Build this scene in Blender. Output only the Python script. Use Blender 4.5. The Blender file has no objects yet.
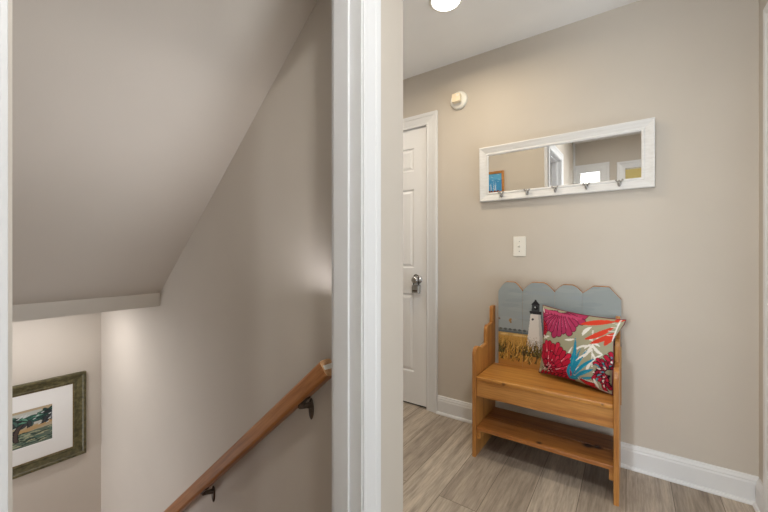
import bpy, bmesh, math, random
import numpy as np
from mathutils import Vector, Matrix

S = bpy.context.scene
COL = S.collection
random.seed(7)
PI = math.pi

# ------------------------------------------------------------------ camera
FPX, HZ, EYE = 350.0, 254.0, 1.123
cam_d = bpy.data.cameras.new('camera')
cam = bpy.data.objects.new('camera', cam_d)
COL.objects.link(cam)
cam_d.sensor_width = 36.0
cam_d.lens = FPX / 768 * 36.0
cam_d.shift_y = (HZ - 256.0) / 768.0
cam_d.clip_start = 0.02
YAW = PI / 2 - math.atan(499.0 / FPX)
cam.location = (0, 0, EYE)
cam.rotation_euler = (PI / 2, 0, YAW)
S.camera = cam

# ------------------------------------------------------------------ world, lights, exposure
W = bpy.data.worlds.new('world')
S.world = W
W.use_nodes = True
W.node_tree.nodes['Background'].inputs[0].default_value = (0.80, 0.88, 1.0, 1)
W.node_tree.nodes['Background'].inputs[1].default_value = 1.0
vs = S.view_settings
vs.view_transform = 'Standard'
vs.look = 'None'
vs.gamma = 1.0
vs.use_curve_mapping = False
vs.exposure = 0.74

HALL_LAMP = (-0.779, 1.67, 2.44)
BACK_FILL = (0.14, 0.30, 2.44)


def lamp(name, loc, power, col, size, rot=(0, 0, 0), shape='DISK', size_y=None, spread=PI):
    d = bpy.data.lights.new(name, 'AREA')
    d.energy = power
    d.color = col
    d.shape = shape
    d.size = size
    if size_y:
        d.size_y = size_y
    d.spread = spread
    o = bpy.data.objects.new(name, d)
    o.location = loc
    o.rotation_euler = rot
    COL.objects.link(o)
    return o


lamp('hall_lamp_light', (HALL_LAMP[0], HALL_LAMP[1], 2.405), 4.1, (1.0, 0.84, 0.62), 0.14, spread=2.95)
lamp('hall_end_fill_light', (-1.95, 1.62, 2.405), 3.2, (1.0, 0.93, 0.84), 0.14)  # added unseen lamp that brightens the door and the hall floor
lamp('landing_fill_light', (BACK_FILL[0], BACK_FILL[1], 2.405), 9.8, (1.0, 0.98, 0.95), 0.16)  # added unseen overhead fill that evens out the hall light
lamp('stair_lamp_light', (-2.72, 0.50, 0.80), 2.2, (1.0, 0.97, 0.97), 0.12)
# daylight from the rooms that open on the landing, then added stairwell fill lights
lamp('bedroom_daylight', (2.30, 1.00, 0.35), 25.0, (0.84, 0.92, 1.0), 1.2, (0, PI / 2 + 0.95, 0), 'RECTANGLE', 0.9)
lamp('study_daylight', (-0.76, -2.55, 1.20), 56.0, (0.90, 0.95, 1.0), 0.42, (PI / 2 + 0.4, 0, 0), 'RECTANGLE', 1.1)
lamp('den_daylight', (1.15, -2.0, 1.40), 17.0, (0.96, 0.97, 1.0), 0.45, (PI / 2, 0, math.radians(50)), 'RECTANGLE', 1.0)
lamp('stair_fill_light', (-0.778, 0.850, 0.95), 0.95, (0.97, 0.95, 1.0), 0.07, Vector((-0.66, -0.48, 0.58)).to_track_quat('-Z', 'Y').to_euler(), 'DISK', None, 1.85)  # added lamp hidden behind the jamb to brighten the soffit
lamp('lower_hall_fill_light', (-2.70, -1.15, -0.70), 13.5, (0.92, 0.94, 1.0), 0.9, (math.radians(115), 0, math.radians(-25)), 'RECTANGLE', 0.9)  # added unseen source that lifts the soffit and lower stair walls


# ------------------------------------------------------------------ materials
def lin(c):
    c = [x / 255.0 for x in c]
    return tuple(x / 12.92 if x <= 0.04045 else ((x + 0.055) / 1.055) ** 2.4 for x in c)


def new_mat(name, rough=0.5, metal=0.0, spec=0.5):
    m = bpy.data.materials.new(name)
    m.use_nodes = True
    nt = m.node_tree
    b = nt.nodes['Principled BSDF']
    b.inputs['Roughness'].default_value = rough
    b.inputs['Metallic'].default_value = metal
    b.inputs['Specular IOR Level'].default_value = spec
    return m, nt, b


def noise(nt, vec, scale, detail=4.0, rough=0.55):
    n = nt.nodes.new('ShaderNodeTexNoise')
    n.inputs['Scale'].default_value = scale
    n.inputs['Detail'].default_value = detail
    n.inputs['Roughness'].default_value = rough
    if vec is not None:
        nt.links.new(vec, n.inputs['Vector'])
    return n


def ramp(nt, fac, stops):
    r = nt.nodes.new('ShaderNodeValToRGB')
    e = r.color_ramp.elements
    e[0].position, e[0].color = stops[0][0], (*stops[0][1], 1)
    e[1].position, e[1].color = stops[-1][0], (*stops[-1][1], 1)
    for p, c in stops[1:-1]:
        x = e.new(p)
        x.color = (*c, 1)
    nt.links.new(fac, r.inputs[0])
    return r


def pos(nt, scale=(1, 1, 1), loc=(0, 0, 0), rot=(0, 0, 0), kind='Object'):
    t = nt.nodes.new('ShaderNodeTexCoord')
    mp = nt.nodes.new('ShaderNodeMapping')
    mp.inputs['Scale'].default_value = scale
    mp.inputs['Location'].default_value = loc
    mp.inputs['Rotation'].default_value = rot
    nt.links.new(t.outputs[kind], mp.inputs['Vector'])
    return mp.outputs[0]


def bump(nt, b, height, strength, dist=0.002):
    n = nt.nodes.new('ShaderNodeBump')
    n.inputs['Strength'].default_value = strength
    n.inputs['Distance'].default_value = dist
    nt.links.new(height, n.inputs['Height'])
    nt.links.new(n.outputs[0], b.inputs['Normal'])


def mix(nt, fac, a, b_, mode='MIX'):
    m = nt.nodes.new('ShaderNodeMix')
    m.data_type = 'RGBA'
    m.blend_type = mode
    if isinstance(fac, (int, float)):
        m.inputs[0].default_value = fac
    else:
        nt.links.new(fac, m.inputs[0])
    for i, v in ((6, a), (7, b_)):
        if isinstance(v, tuple):
            m.inputs[i].default_value = (*v, 1)
        else:
            nt.links.new(v, m.inputs[i])
    return m.outputs[2]


def math_node(nt, op, a, b_=None):
    m = nt.nodes.new('ShaderNodeMath')
    m.operation = op
    for i, v in ((0, a), (1, b_)):
        if v is None:
            continue
        if isinstance(v, (int, float)):
            m.inputs[i].default_value = v
        else:
            nt.links.new(v, m.inputs[i])
    return m.outputs[0]


def paint_mat(name, rgb, rough=0.55, bump_s=0.25, scale=220.0, var=0.03, spec=0.35):
    """plain painted surface: slight mottling and a fine roller texture"""
    m, nt, b = new_mat(name, rough, 0, spec)
    c = lin(rgb)
    n = noise(nt, pos(nt), 1.7, 3)
    r = ramp(nt, n.outputs[0], [(0.3, tuple(x * (1 - var) for x in c)), (0.7, tuple(min(1, x * (1 + var)) for x in c))])
    nt.links.new(r.outputs[0], b.inputs['Base Color'])
    if bump_s:
        bump(nt, b, noise(nt, pos(nt), scale, 2).outputs[0], bump_s, 0.0008)
    return m


def metal_mat(name, rgb, rough=0.35):
    m, nt, b = new_mat(name, rough, 1.0)
    n = noise(nt, pos(nt), 60, 3)
    c = lin(rgb)
    r = ramp(nt, n.outputs[0], [(0.3, tuple(x * 0.85 for x in c)), (0.7, tuple(min(1, x * 1.1) for x in c))])
    nt.links.new(r.outputs[0], b.inputs['Base Color'])
    return m


def wood_mat(name, light, mid, dark, axis='x', rough=0.38, knots=(), scale=1.0):
    """clear-finished softwood with long grain along one axis and a few dark knots"""
    m, nt, b = new_mat(name, rough, 0, 0.45)
    st = {'x': (1.2, 22, 22), 'y': (22, 1.2, 22), 'z': (22, 22, 1.2)}[axis]
    st = tuple(s * scale for s in st)
    n1 = noise(nt, pos(nt, st), 1.6, 5, 0.6)
    st2 = tuple(s * 5 for s in st)
    n2 = noise(nt, pos(nt, st2), 1.5, 3, 0.6)
    r1 = ramp(nt, n1.outputs[0], [(0.28, lin(dark)), (0.46, lin(mid)), (0.72, lin(light))])
    r2 = ramp(nt, n2.outputs[0], [(0.35, (0.80, 0.76, 0.70)), (0.6, (1, 1, 1))])
    c = mix(nt, 1.0, r1.outputs[0], r2.outputs[0], 'MULTIPLY')
    for (kx, ky, kz, rad) in knots:
        t = nt.nodes.new('ShaderNodeTexCoord')
        d = nt.nodes.new('ShaderNodeVectorMath')
        d.operation = 'DISTANCE'
        nt.links.new(t.outputs['Object'], d.inputs[0])
        d.inputs[1].default_value = (kx, ky, kz)
        k = math_node(nt, 'DIVIDE', d.outputs['Value'], rad)
        rr = ramp(nt, k, [(0.35, (1, 1, 1)), (1.0, (0, 0, 0))])
        c = mix(nt, rr.outputs[0], c, lin((62, 34, 18)))
    nt.links.new(c, b.inputs['Base Color'])
    bump(nt, b, n2.outputs[0], 0.12, 0.001)
    return m


def painted_attr_mat(name, rough=0.6, fabric=False):
    """colours come from the pattern stored on the mesh"""
    m, nt, b = new_mat(name, rough, 0, 0.25)
    a = nt.nodes.new('ShaderNodeAttribute')
    a.attribute_name = 'paint'
    nt.links.new(a.outputs['Color'], b.inputs['Base Color'])
    if fabric:
        bump(nt, b, noise(nt, pos(nt), 900, 2).outputs[0], 0.35, 0.0008)
    else:
        bump(nt, b, noise(nt, pos(nt, (60, 60, 8)), 3, 3).outputs[0], 0.15, 0.0008)
    return m


M = {}
M['wall'] = paint_mat('beige_wall_paint', (201, 193, 182), 0.6)
M['stair_wall'] = M['wall']
M['ceiling'] = paint_mat('ceiling_paint', (244, 244, 243), 0.75)
M['trim'] = paint_mat('white_trim_paint', (224, 225, 226), 0.34, 0.08, 90, 0.01, 0.5)
M['door'] = paint_mat('white_door_paint', (236, 236, 236), 0.36, 0.08, 90, 0.01, 0.5)
M['white_room'] = paint_mat('pale_room_paint', (232, 232, 228), 0.6)
M['tan_room'] = paint_mat('tan_room_paint', (214, 194, 132), 0.6)
M['plastic'] = paint_mat('white_plastic', (236, 234, 226), 0.4, 0.0)
M['plastic_cream'] = paint_mat('cream_plastic', (240, 226, 198), 0.4, 0.0)
M['black'] = paint_mat('dark_slot', (30, 28, 26), 0.6, 0.0)
M['bronze'] = metal_mat('dark_bronze', (104, 96, 88), 0.45)
M['pewter'] = metal_mat('pewter_metal', (176, 174, 171), 0.4)
M['chrome'] = metal_mat('satin_chrome', (190, 190, 190), 0.22)
M['greymetal'] = metal_mat('grey_cast_metal', (178, 178, 178), 0.45)

PX, PY = (236, 172, 92), None
kn_seat = [(-0.545, 1.868, 0.432, 0.016), (-0.36, 1.90, 0.149, 0.022), (-0.14, 1.98, 0.158, 0.03)]
M['pine_x'] = wood_mat('honey_pine_long', (198, 144, 78), (184, 126, 64), (154, 97, 46), 'x', knots=[(0.0, 0, 0, 0.001)])
M['pine_z'] = wood_mat('honey_pine_upright', (190, 136, 72), (174, 118, 59), (146, 91, 44), 'z')
M['oak_rail'] = wood_mat('oak_rail', (190, 134, 82), (172, 114, 64), (144, 90, 46), 'x', 0.36)
M['endgrain'] = wood_mat('end_grain', (226, 188, 146), (214, 170, 126), (188, 140, 98), 'x', 0.6, scale=3)


def floor_mat():
    m, nt, b = new_mat('grey_oak_planks', 0.42, 0, 0.4)
    t = nt.nodes.new('ShaderNodeTexCoord')
    sp = nt.nodes.new('ShaderNodeSeparateXYZ')
    nt.links.new(t.outputs['Object'], sp.inputs[0])
    u = math_node(nt, 'ADD', sp.outputs[1], 4.62)
    v = math_node(nt, 'ADD', sp.outputs[0], 0.547 + 0.178 * 30)
    cb = nt.nodes.new('ShaderNodeCombineXYZ')
    nt.links.new(u, cb.inputs[0])
    nt.links.new(v, cb.inputs[1])
    br = nt.nodes.new('ShaderNodeTexBrick')
    br.offset = 0.37
    br.offset_frequency = 2
    br.inputs['Scale'].default_value = 1.0
    br.inputs['Brick Width'].default_value = 1.22
    br.inputs['Row Height'].default_value = 0.178
    br.inputs['Mortar Size'].default_value = 0.0016
    br.inputs['Mortar Smooth'].default_value = 0.3
    br.inputs['Bias'].default_value = 0.0
    br.inputs['Color1'].default_value = (0, 0, 0, 1)
    br.inputs['Color2'].default_value = (1, 1, 1, 1)
    br.inputs['Mortar'].default_value = (0.5, 0.5, 0.5, 1)
    nt.links.new(cb.outputs[0], br.inputs['Vector'])
    # grain is shifted per plank so the figure breaks at every joint
    sh = nt.nodes.new('ShaderNodeVectorMath')
    sh.operation = 'MULTIPLY_ADD'
    nt.links.new(br.outputs['Color'], sh.inputs[0])
    sh.inputs[1].default_value = (9.0, 13.0, 5.0)
    nt.links.new(t.outputs['Object'], sh.inputs[2])
    mp = nt.nodes.new('ShaderNodeMapping')
    mp.inputs['Scale'].default_value = (26, 1.7, 1)
    nt.links.new(sh.outputs[0], mp.inputs['Vector'])
    g1 = noise(nt, mp.outputs[0], 1.1, 6, 0.62)
    mp2 = nt.nodes.new('ShaderNodeMapping')
    mp2.inputs['Scale'].default_value = (120, 9, 1)
    nt.links.new(sh.outputs[0], mp2.inputs['Vector'])
    g2 = noise(nt, mp2.outputs[0], 1.0, 4, 0.65)
    tone = ramp(nt, br.outputs['Color'], [(0.0, lin((157, 145, 131))), (0.5, lin((169, 157, 143))), (1.0, lin((185, 173, 158)))])
    gr = ramp(nt, g1.outputs[0], [(0.28, (0.56, 0.54, 0.52)), (0.5, (0.95, 0.94, 0.93)), (0.72, (1.22, 1.21, 1.19))])
    gf = ramp(nt, g2.outputs[0], [(0.3, (0.72, 0.71, 0.70)), (0.62, (1.1, 1.1, 1.1))])
    c = mix(nt, 1.0, tone.outputs[0], gr.outputs[0], 'MULTIPLY')
    c = mix(nt, 1.0, c, gf.outputs[0], 'MULTIPLY')
    c = mix(nt, math_node(nt, 'MULTIPLY', br.outputs['Fac'], 0.75), c, lin((78, 66, 56)))
    nt.links.new(c, b.inputs['Base Color'])
    bump(nt, b, g2.outputs[0], 0.12, 0.001)
    return m


M['floor'] = floor_mat()


# ------------------------------------------------------------------ mesh helpers
def link(name, bm, mats, parent=None, smooth=False, local=False):
    """one mesh object; coordinates are world coordinates unless local"""
    bmesh.ops.recalc_face_normals(bm, faces=bm.faces)
    if parent is not None and not local:
        root = parent
        off = Vector((0, 0, 0))
        while root is not None:
            off += root.location
            root = root.parent
        bmesh.ops.translate(bm, verts=bm.verts, vec=-off)
    me = bpy.data.meshes.new(name)
    bm.to_mesh(me)
    bm.free()
    if not isinstance(mats, (list, tuple)):
        mats = [mats]
    for x in mats:
        me.materials.append(x)
    if smooth:
        for p in me.polygons:
            p.use_smooth = True
    o = bpy.data.objects.new(name, me)
    COL.objects.link(o)
    if parent is not None:
        o.parent = parent
    return o


def thing(name, label, cat, loc=(0, 0, 0), group=None):
    o = bpy.data.objects.new(name, None)
    o.empty_display_size = 0.1
    COL.objects.link(o)
    o.location = loc
    o['label'] = label
    o['category'] = cat
    if group:
        o['group'] = group
    return o


def struct(name, bm, m, parent=None, **k):
    o = link(name, bm, m, parent, **k)
    if parent is None:
        o['kind'] = 'structure'
    return o


def box(bm, x0, x1, y0, y1, z0, z1, bev=0.0, seg=2, mi=0):
    vs_ = [bm.verts.new(p) for p in ((x0, y0, z0), (x1, y0, z0), (x1, y1, z0), (x0, y1, z0),
                                     (x0, y0, z1), (x1, y0, z1), (x1, y1, z1), (x0, y1, z1))]
    fs = [bm.faces.new([vs_[i] for i in q]) for q in
          ((0, 3, 2, 1), (4, 5, 6, 7), (0, 1, 5, 4), (1, 2, 6, 5), (2, 3, 7, 6), (3, 0, 4, 7))]
    for f in fs:
        f.material_index = mi
    if bev:
        es = list({e for f in fs for e in f.edges})
        bmesh.ops.bevel(bm, geom=es, offset=bev, segments=seg, profile=0.5, affect='EDGES')
    return fs


def B(*a, **k):
    bm = bmesh.new()
    box(bm, *a, **k)
    return bm


def boxes(*lst):
    bm = bmesh.new()
    for l in lst:
        box(bm, *l)
    return bm


def prism(bm, pts, axis, a, b_, bev=0.0, seg=2):
    """extrude a 2-D outline along an axis from a to b_"""
    def P(p, w):
        return {'x': (w, p[0], p[1]), 'y': (p[0], w, p[1]), 'z': (p[0], p[1], w)}[axis]
    lo = [bm.verts.new(P(p, a)) for p in pts]
    hi = [bm.verts.new(P(p, b_)) for p in pts]
    n = len(pts)
    fs = [bm.faces.new(lo[::-1]), bm.faces.new(hi)]
    for i in range(n):
        fs.append(bm.faces.new((lo[i], lo[(i + 1) % n], hi[(i + 1) % n], hi[i])))
    bmesh.ops.recalc_face_normals(bm, faces=fs)
    if bev:
        es = [e for e in fs[0].edges] + [e for e in fs[1].edges]
        bmesh.ops.bevel(bm, geom=es, offset=bev, segments=seg, profile=0.5, affect='EDGES')
    return fs


def lathe(bm, prof, centre, axis='z', n=40, mi=0):
    """turn (radius, height) pairs about an axis through centre"""
    rings = []
    c = Vector(centre)
    for r, h_ in prof:
        ring = []
        for i in range(n):
            a = 2 * PI * i / n
            x, y = r * math.cos(a), r * math.sin(a)
            d = {'z': (x, y, h_), 'y': (x, h_, y), 'x': (h_, x, y)}[axis]
            ring.append(bm.verts.new(c + Vector(d)))
        rings.append(ring)
    fs = []
    for a_, b_ in zip(rings, rings[1:]):
        for i in range(n):
            fs.append(bm.faces.new((a_[i], a_[(i + 1) % n], b_[(i + 1) % n], b_[i])))
    fs.append(bm.faces.new(rings[0][::-1]))
    fs.append(bm.faces.new(rings[-1]))
    for f in fs:
        f.material_index = mi
    return fs


def tube(bm, pts, rad, n=12):
    """round bar through points; rad is a number or one radius per point"""
    pts = [Vector(p) for p in pts]
    if isinstance(rad, (int, float)):
        rad = [rad] * len(pts)
    rings = []
    up = Vector((0, 0, 1))
    for i, p in enumerate(pts):
        t = (pts[min(i + 1, len(pts) - 1)] - pts[max(i - 1, 0)]).normalized()
        ref = up if abs(t.dot(up)) < 0.95 else Vector((0, 1, 0))
        a = t.cross(ref).normalized()
        b_ = t.cross(a).normalized()
        rings.append([bm.verts.new(p + (a * math.cos(2 * PI * k / n) + b_ * math.sin(2 * PI * k / n)) * rad[i]) for k in range(n)])
    for r0, r1 in zip(rings, rings[1:]):
        for k in range(n):
            bm.faces.new((r0[k], r0[(k + 1) % n], r1[(k + 1) % n], r1[k]))
    bm.faces.new(rings[0][::-1])
    bm.faces.new(rings[-1])


def ball(bm, c, r, sc=(1, 1, 1), u=16, v=10):
    bmesh.ops.create_uvsphere(bm, u_segments=u, v_segments=v, radius=r,
                              matrix=Matrix.Translation(Vector(c)) @ Matrix.Diagonal((*sc, 1)))


def sweep_frame(bm, corners, prof, closed, to3):
    """mitred moulding round a rectangle. corners = [(a, b, da, db)] with outward
    miter directions; prof = [(d outward, t thick)]; to3(a, b, t) gives the point"""
    rings = []
    for (a, b_, da, db) in corners:
        rings.append([bm.verts.new(to3(a + da * d, b_ + db * d, t)) for d, t in prof])
    n = len(prof)
    pairs = list(zip(rings, rings[1:]))
    if closed:
        pairs.append((rings[-1], rings[0]))
    for r0, r1 in pairs:
        for k in range(n):
            bm.faces.new((r0[k], r0[(k + 1) % n], r1[(k + 1) % n], r1[k]))
    if not closed:
        bm.faces.new(rings[0][::-1])
        bm.faces.new(rings[-1])


CAS = [(0.0, 0.0), (0.0, 0.010), (0.004, 0.013), (0.012, 0.013), (0.016, 0.011), (0.022, 0.012), (0.060, 0.016),
       (0.064, 0.019), (0.078, 0.021), (0.088, 0.021), (0.090, 0.017), (0.090, 0.0)]


def casing(name, a0, a1, z1, to3, width=0.09, z0=0.0):
    bm = bmesh.new()
    k = width / 0.09
    prof = [(d * k, t) for d, t in CAS]
    sweep_frame(bm, [(a0, z0, -1, 0), (a0, z1, -1, 1), (a1, z1, 1, 1), (a1, z0, 1, 0)], prof, False, to3)
    return struct(name, bm, M['trim'])


BASE = [(0.0, 0.0), (0.026, 0.0), (0.026, 0.006), (0.021, 0.015), (0.015, 0.017), (0.015, 0.092), (0.012, 0.100), (0.0125, 0.106), (0.008, 0.114), (0.006, 0.122), (0.0, 0.125)]


def baseboard(name, p0, p1, nrm):
    """board along p0-p1 on the floor, nrm = direction out of the wall"""
    bm = bmesh.new()
    r = []
    for p in (p0, p1):
        r.append([bm.verts.new((p[0] + nrm[0] * t, p[1] + nrm[1] * t, z)) for t, z in BASE])
    n = len(BASE)
    for k in range(n):
        bm.faces.new((r[0][k], r[0][(k + 1) % n], r[1][(k + 1) % n], r[1][k]))
    bm.faces.new(r[0][::-1])
    bm.faces.new(r[1])
    return struct(name, bm, M['trim'])


# ------------------------------------------------------------------ pattern painter
class Painter:
    """colours a set of points with brush strokes given in pattern coordinates"""

    def __init__(self, x, y, base):
        self.x, self.y = np.asarray(x, float), np.asarray(y, float)
        self.c = np.tile(np.array(lin(base)), (len(self.x), 1))

    def fill(self, mask, rgb):
        self.c[mask] = lin(rgb)

    def stroke(self, p0, p1, w, rgb, bend=0.0, prof='leaf', out=None, ow=1.0, n=22):
        p0, p1 = np.array(p0, float), np.array(p1, float)
        d = p1 - p0
        nrm = np.array((-d[1], d[0]))
        cand = np.full(len(self.x), 1e9)
        lo = np.minimum(p0, p1) - w - ow - abs(bend) * np.hypot(*d)
        hi = np.maximum(p0, p1) + w + ow + abs(bend) * np.hypot(*d)
        sel = np.where((self.x > lo[0]) & (self.x < hi[0]) & (self.y > lo[1]) & (self.y < hi[1]))[0]
        if len(sel) == 0:
            return
        xs, ys = self.x[sel], self.y[sel]
        best = np.full(len(sel), 1e9)
        for t in np.linspace(0, 1, n):
            q = p0 + d * t + nrm * bend * 4 * t * (1 - t)
            if prof == 'leaf':
                r = w * max(0.05, math.sin(PI * min(1, max(0, t))) ** 0.7)
            elif prof == 'petal':
                r = w * (0.30 + 0.70 * math.sin(PI * 0.5 * min(1, t * 1.15)))
            elif prof == 'taper':
                r = w * (1.0 - 0.85 * t)
            else:
                r = w
            best = np.minimum(best, np.hypot(xs - q[0], ys - q[1]) - r)
        if out is not None:
            self.c[sel[best < ow]] = lin(out)
        self.c[sel[best < 0]] = lin(rgb)

    def poly(self, pts, rgb):
        ins = np.zeros(len(self.x), bool)
        n = len(pts)
        for i in range(n):
            (x0, y0), (x1, y1) = pts[i], pts[(i + 1) % n]
            if y0 == y1:
                continue
            c = ((self.y > min(y0, y1)) & (self.y <= max(y0, y1)) & (self.x < x0 + (self.y - y0) / (y1 - y0) * (x1 - x0)))
            ins ^= c
        self.c[ins] = lin(rgb)

    def disc(self, x, y, r, rgb):
        self.c[np.hypot(self.x - x, self.y - y) < r] = lin(rgb)

    def store(self, o, idx=None, rest=(160, 120, 70)):
        me = o.data
        a = me.color_attributes.new('paint', 'FLOAT_COLOR', 'POINT')
        full = np.ones((len(me.vertices), 4))
        full[:, :3] = lin(rest)
        if idx is None:
            full[:len(self.c), :3] = self.c
        else:
            full[idx, :3] = self.c
        a.data.foreach_set('color', full.ravel())


# ================================================================== THE SETTING
XL = -0.635            # hall face of the stair partition
XS = -0.750            # stair face of the partition
YM = 2.25              # wall with the mirror
YH = 1.019             # hall face of the wall between hall and stair
YR = 0.900             # stair face of that wall (carries the handrail)
XR = 0.475             # right wall
YB = -1.0              # wall behind the camera
CZ = 2.44
XP = -3.14             # wall with the palm picture
J0, J1 = 0.087, 0.790  # stair doorway between jamb faces
HEAD = 2.045

struct('floor', boxes((-2.55, XR + 0.12, 1.019, YM + 0.02, -0.05, 0.0), (XS, XR + 0.12, YB - 1.9, 1.019, -0.05, 0.0),
                      (XR + 0.12, 2.6, -0.2, YM + 0.02, -0.05, 0.0)), M['floor'])
struct('ceiling', boxes((-2.55, XR + 0.12, YR, YM + 0.02, CZ, CZ + 0.05), (XS, XR + 0.12, YB - 1.9, YR, CZ, CZ + 0.05),
                        (XR + 0.12, 2.6, -0.2, YM + 0.02, CZ, CZ + 0.05)), M['ceiling'])
DX0, DX1 = -1.956, -1.190   # hall door opening
struct('wall_mirror_side', boxes((-2.55, DX0 - 0.02, YM, YM + 0.12, 0, CZ), (DX0 - 0.02, DX1 + 0.02, YM, YM + 0.12, 2.075, CZ),
                                 (DX1 + 0.02, 2.6, YM, YM + 0.12, 0, CZ)), M['wall'])
struct('wall_left', boxes((XS, XL, YB - 0.12, J0 - 0.018, -0.3, CZ), (XS, XL, J0 - 0.018, J1 + 0.018, HEAD + 0.018, CZ),
                          (XS, XL, J1 + 0.018, YH, 0, CZ)), M['wall'])
struct('wall_stair_side', boxes((XP, XS, YR, YH, -2.9, CZ)), M['wall'])
struct('hall_door_backing', boxes((-2.1, -1.0, YM + 0.12, YM + 0.2, -0.05, CZ), (-2.1, -1.0, YM + 0.02, YM + 0.12, -0.05, 0.0)), M['black'])  # dark backing added to stop light leaking under the hall door
struct('wall_hall_end', boxes((-2.55, -2.43, YH, YM, 0, CZ)), M['wall'])
RD0, RD1, RDH = 0.35, 2.005, 2.045
struct('wall_right', boxes((XR, XR + 0.12, YB, RD0, 0, CZ), (XR, XR + 0.12, RD0, RD1, RDH, CZ), (XR, XR + 0.12, RD1, YM, 0, CZ)), M['wall'])
# wall behind the camera with two cased openings
O1 = (-0.56, -0.335)
O2 = (-0.055, 0.42)
OH = 2.03
struct('wall_back', boxes((XS, O1[0], YB - 0.12, YB, 0, CZ), (O1[0], O1[1], YB - 0.12, YB, OH, CZ), (O1[1], O2[0], YB - 0.12, YB, 0, CZ),
                          (O2[0], O2[1], YB - 0.12, YB, OH, CZ), (O2[1], XR + 0.12, YB - 0.12, YB, 0, CZ)), M['wall'])
# rooms behind the openings
struct('wall_study', boxes((XS - 0.55, XS - 0.45, YB - 1.9, YB - 0.12, 0, CZ), (XS - 0.45, -0.30, YB - 1.9, YB - 1.8, 0, CZ),
                           (-0.30, -0.22, YB - 1.9, YB - 0.12, 0, CZ)), M['white_room'])
struct('wall_den', boxes((-0.22, 1.3, YB - 1.9, YB - 1.8, 0, CZ), (1.2, 1.3, YB - 1.8, YB - 0.12, 0, CZ)), M['tan_room'])
struct('floor_rear', boxes((XS - 0.55, XS, YB - 1.9, YB - 0.12, -0.05, 0), (XR + 0.12, 1.3, YB - 1.9, YB, -0.05, 0)), M['floor'])
struct('ceiling_rear', boxes((XS - 0.55, XS, YB - 1.9, YB - 0.12, CZ, CZ + 0.05), (XR + 0.12, 1.3, YB - 1.9, YB, CZ, CZ + 0.05)), M['ceiling'])
# room beyond the right doorway
struct('wall_bedroom', boxes((2.6, 2.7, -0.2, YM + 0.12, 0, CZ), (XR + 0.12, 2.6, -0.3, -0.2, 0, CZ)), M['white_room'])

# stairwell
SL = 0.900                                   # slope of the soffit
ZS = 0.901                                   # lower end of the soffit
X0S = -2.191
zt = ZS + SL * (XS - X0S)
bm = bmesh.new()
prism(bm, [(X0S, 0.827), (X0S, ZS), (XS, zt), (XS, zt + 0.25), (X0S - 0.15, ZS + 0.25), (X0S - 0.15, 0.827)], 'y', -0.12, YR)
struct('ceiling_sloped', bm, M['wall'])
struct('ceiling_lower', boxes((XP, X0S - 0.15, -0.12, YR, 0.827, 0.90), (XP, -2.2, -1.3, -0.24, 0.80, 0.90)), M['ceiling'])
struct('wall_picture_side', boxes((XP - 0.12, XP, -0.24, YH, -2.9, 1.2)), M['wall'])
struct('wall_stair_left', boxes((-2.2, XS, -0.24, -0.12, -2.9, CZ), (XP, -2.2, -0.24, -0.12, 0.70, CZ)), M['wall'])
struct('wall_lower_hall', boxes((XP - 0.12, XP, -1.4, -0.24, -2.9, 0.9), (XP, -2.08, -1.4, -1.3, -2.9, 0.9), (-2.2, -2.08, -1.3, -0.24, -2.9, 0.9)), M['wall'])
struct('floor_lower_hall', boxes((XP, -2.2, -1.3, YR, -2.0, -1.95)), M['floor'])
bm = bmesh.new()
pts = [(XS, 0.0)]
x, z = XS, 0.0
for i in range(9):
    z -= 0.190
    pts.append((x, z))
    x -= 0.212
    pts.append((x, z))
pts += [(XP, z), (XP, z - 0.2), (x + 0.1, z - 0.2), (XS, -0.35)]
prism(bm, pts, 'y', -0.12, YR)
struct('floor_stair', bm, M['oak_rail'])

# doorway to the stair: jamb, stop, casing
bm = bmesh.new()
for a, b_, c, d in ((J0 - 0.018, J0, J0, J0 + 0.0072), (J1, J1 + 0.018, J1 - 0.010, J1)):
    box(bm, XS - 0.001, XL + 0.001, a, b_, 0, HEAD)
    box(bm, -0.735, -0.676, c, d, 0, HEAD - 0.011, bev=0.002)
box(bm, XS - 0.001, XL + 0.001, J0 - 0.018, J1 + 0.018, HEAD, HEAD + 0.018)
box(bm, -0.735, -0.676, J0, J1, HEAD - 0.011, HEAD, bev=0.002)
struct('trim_1', bm, M['trim'])
casing('trim_2', J0 - 0.0055, J1 + 0.005, HEAD + 0.005, lambda a, b_, t: (XL + t * 0.65, a, b_), 0.076)
struct('wall_stair_return', boxes((-0.768, XS + 0.0005, -0.10, 0.1085, 0, 2.06)), M['wall'])
# hall door casing, right doorway casing, rear casings
casing('trim_4', DX0 - 0.006, DX1 - 0.008, 2.052, lambda a, b_, t: (a, YM - t, b_), 0.086)
casing('trim_5', RD0 - 0.005, RD1 + 0.005, RDH + 0.005, lambda a, b_, t: (XR - t, a, b_), 0.088)
bm = boxes((XR - 0.001, XR + 0.121, RD0 - 0.001, RD0 + 0.018, 0, RDH), (XR - 0.001, XR + 0.121, RD1 - 0.018, RD1 + 0.001, 0, RDH),
           (XR - 0.001, XR + 0.121, RD0 + 0.018, RD1 - 0.018, RDH - 0.018, RDH + 0.001))
struct('trim_6', bm, M['trim'])
struct('trim_9', B(XL, XL + 0.018, YB, YB + 0.085, 0.0, CZ, bev=0.003), M['trim'])
casing('trim_7', O1[0], O1[1], OH, lambda a, b_, t: (a, YB + t, b_), 0.11)
casing('trim_8', O2[0], O2[1], OH, lambda a, b_, t: (a, YB + t, b_), 0.09)

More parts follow.
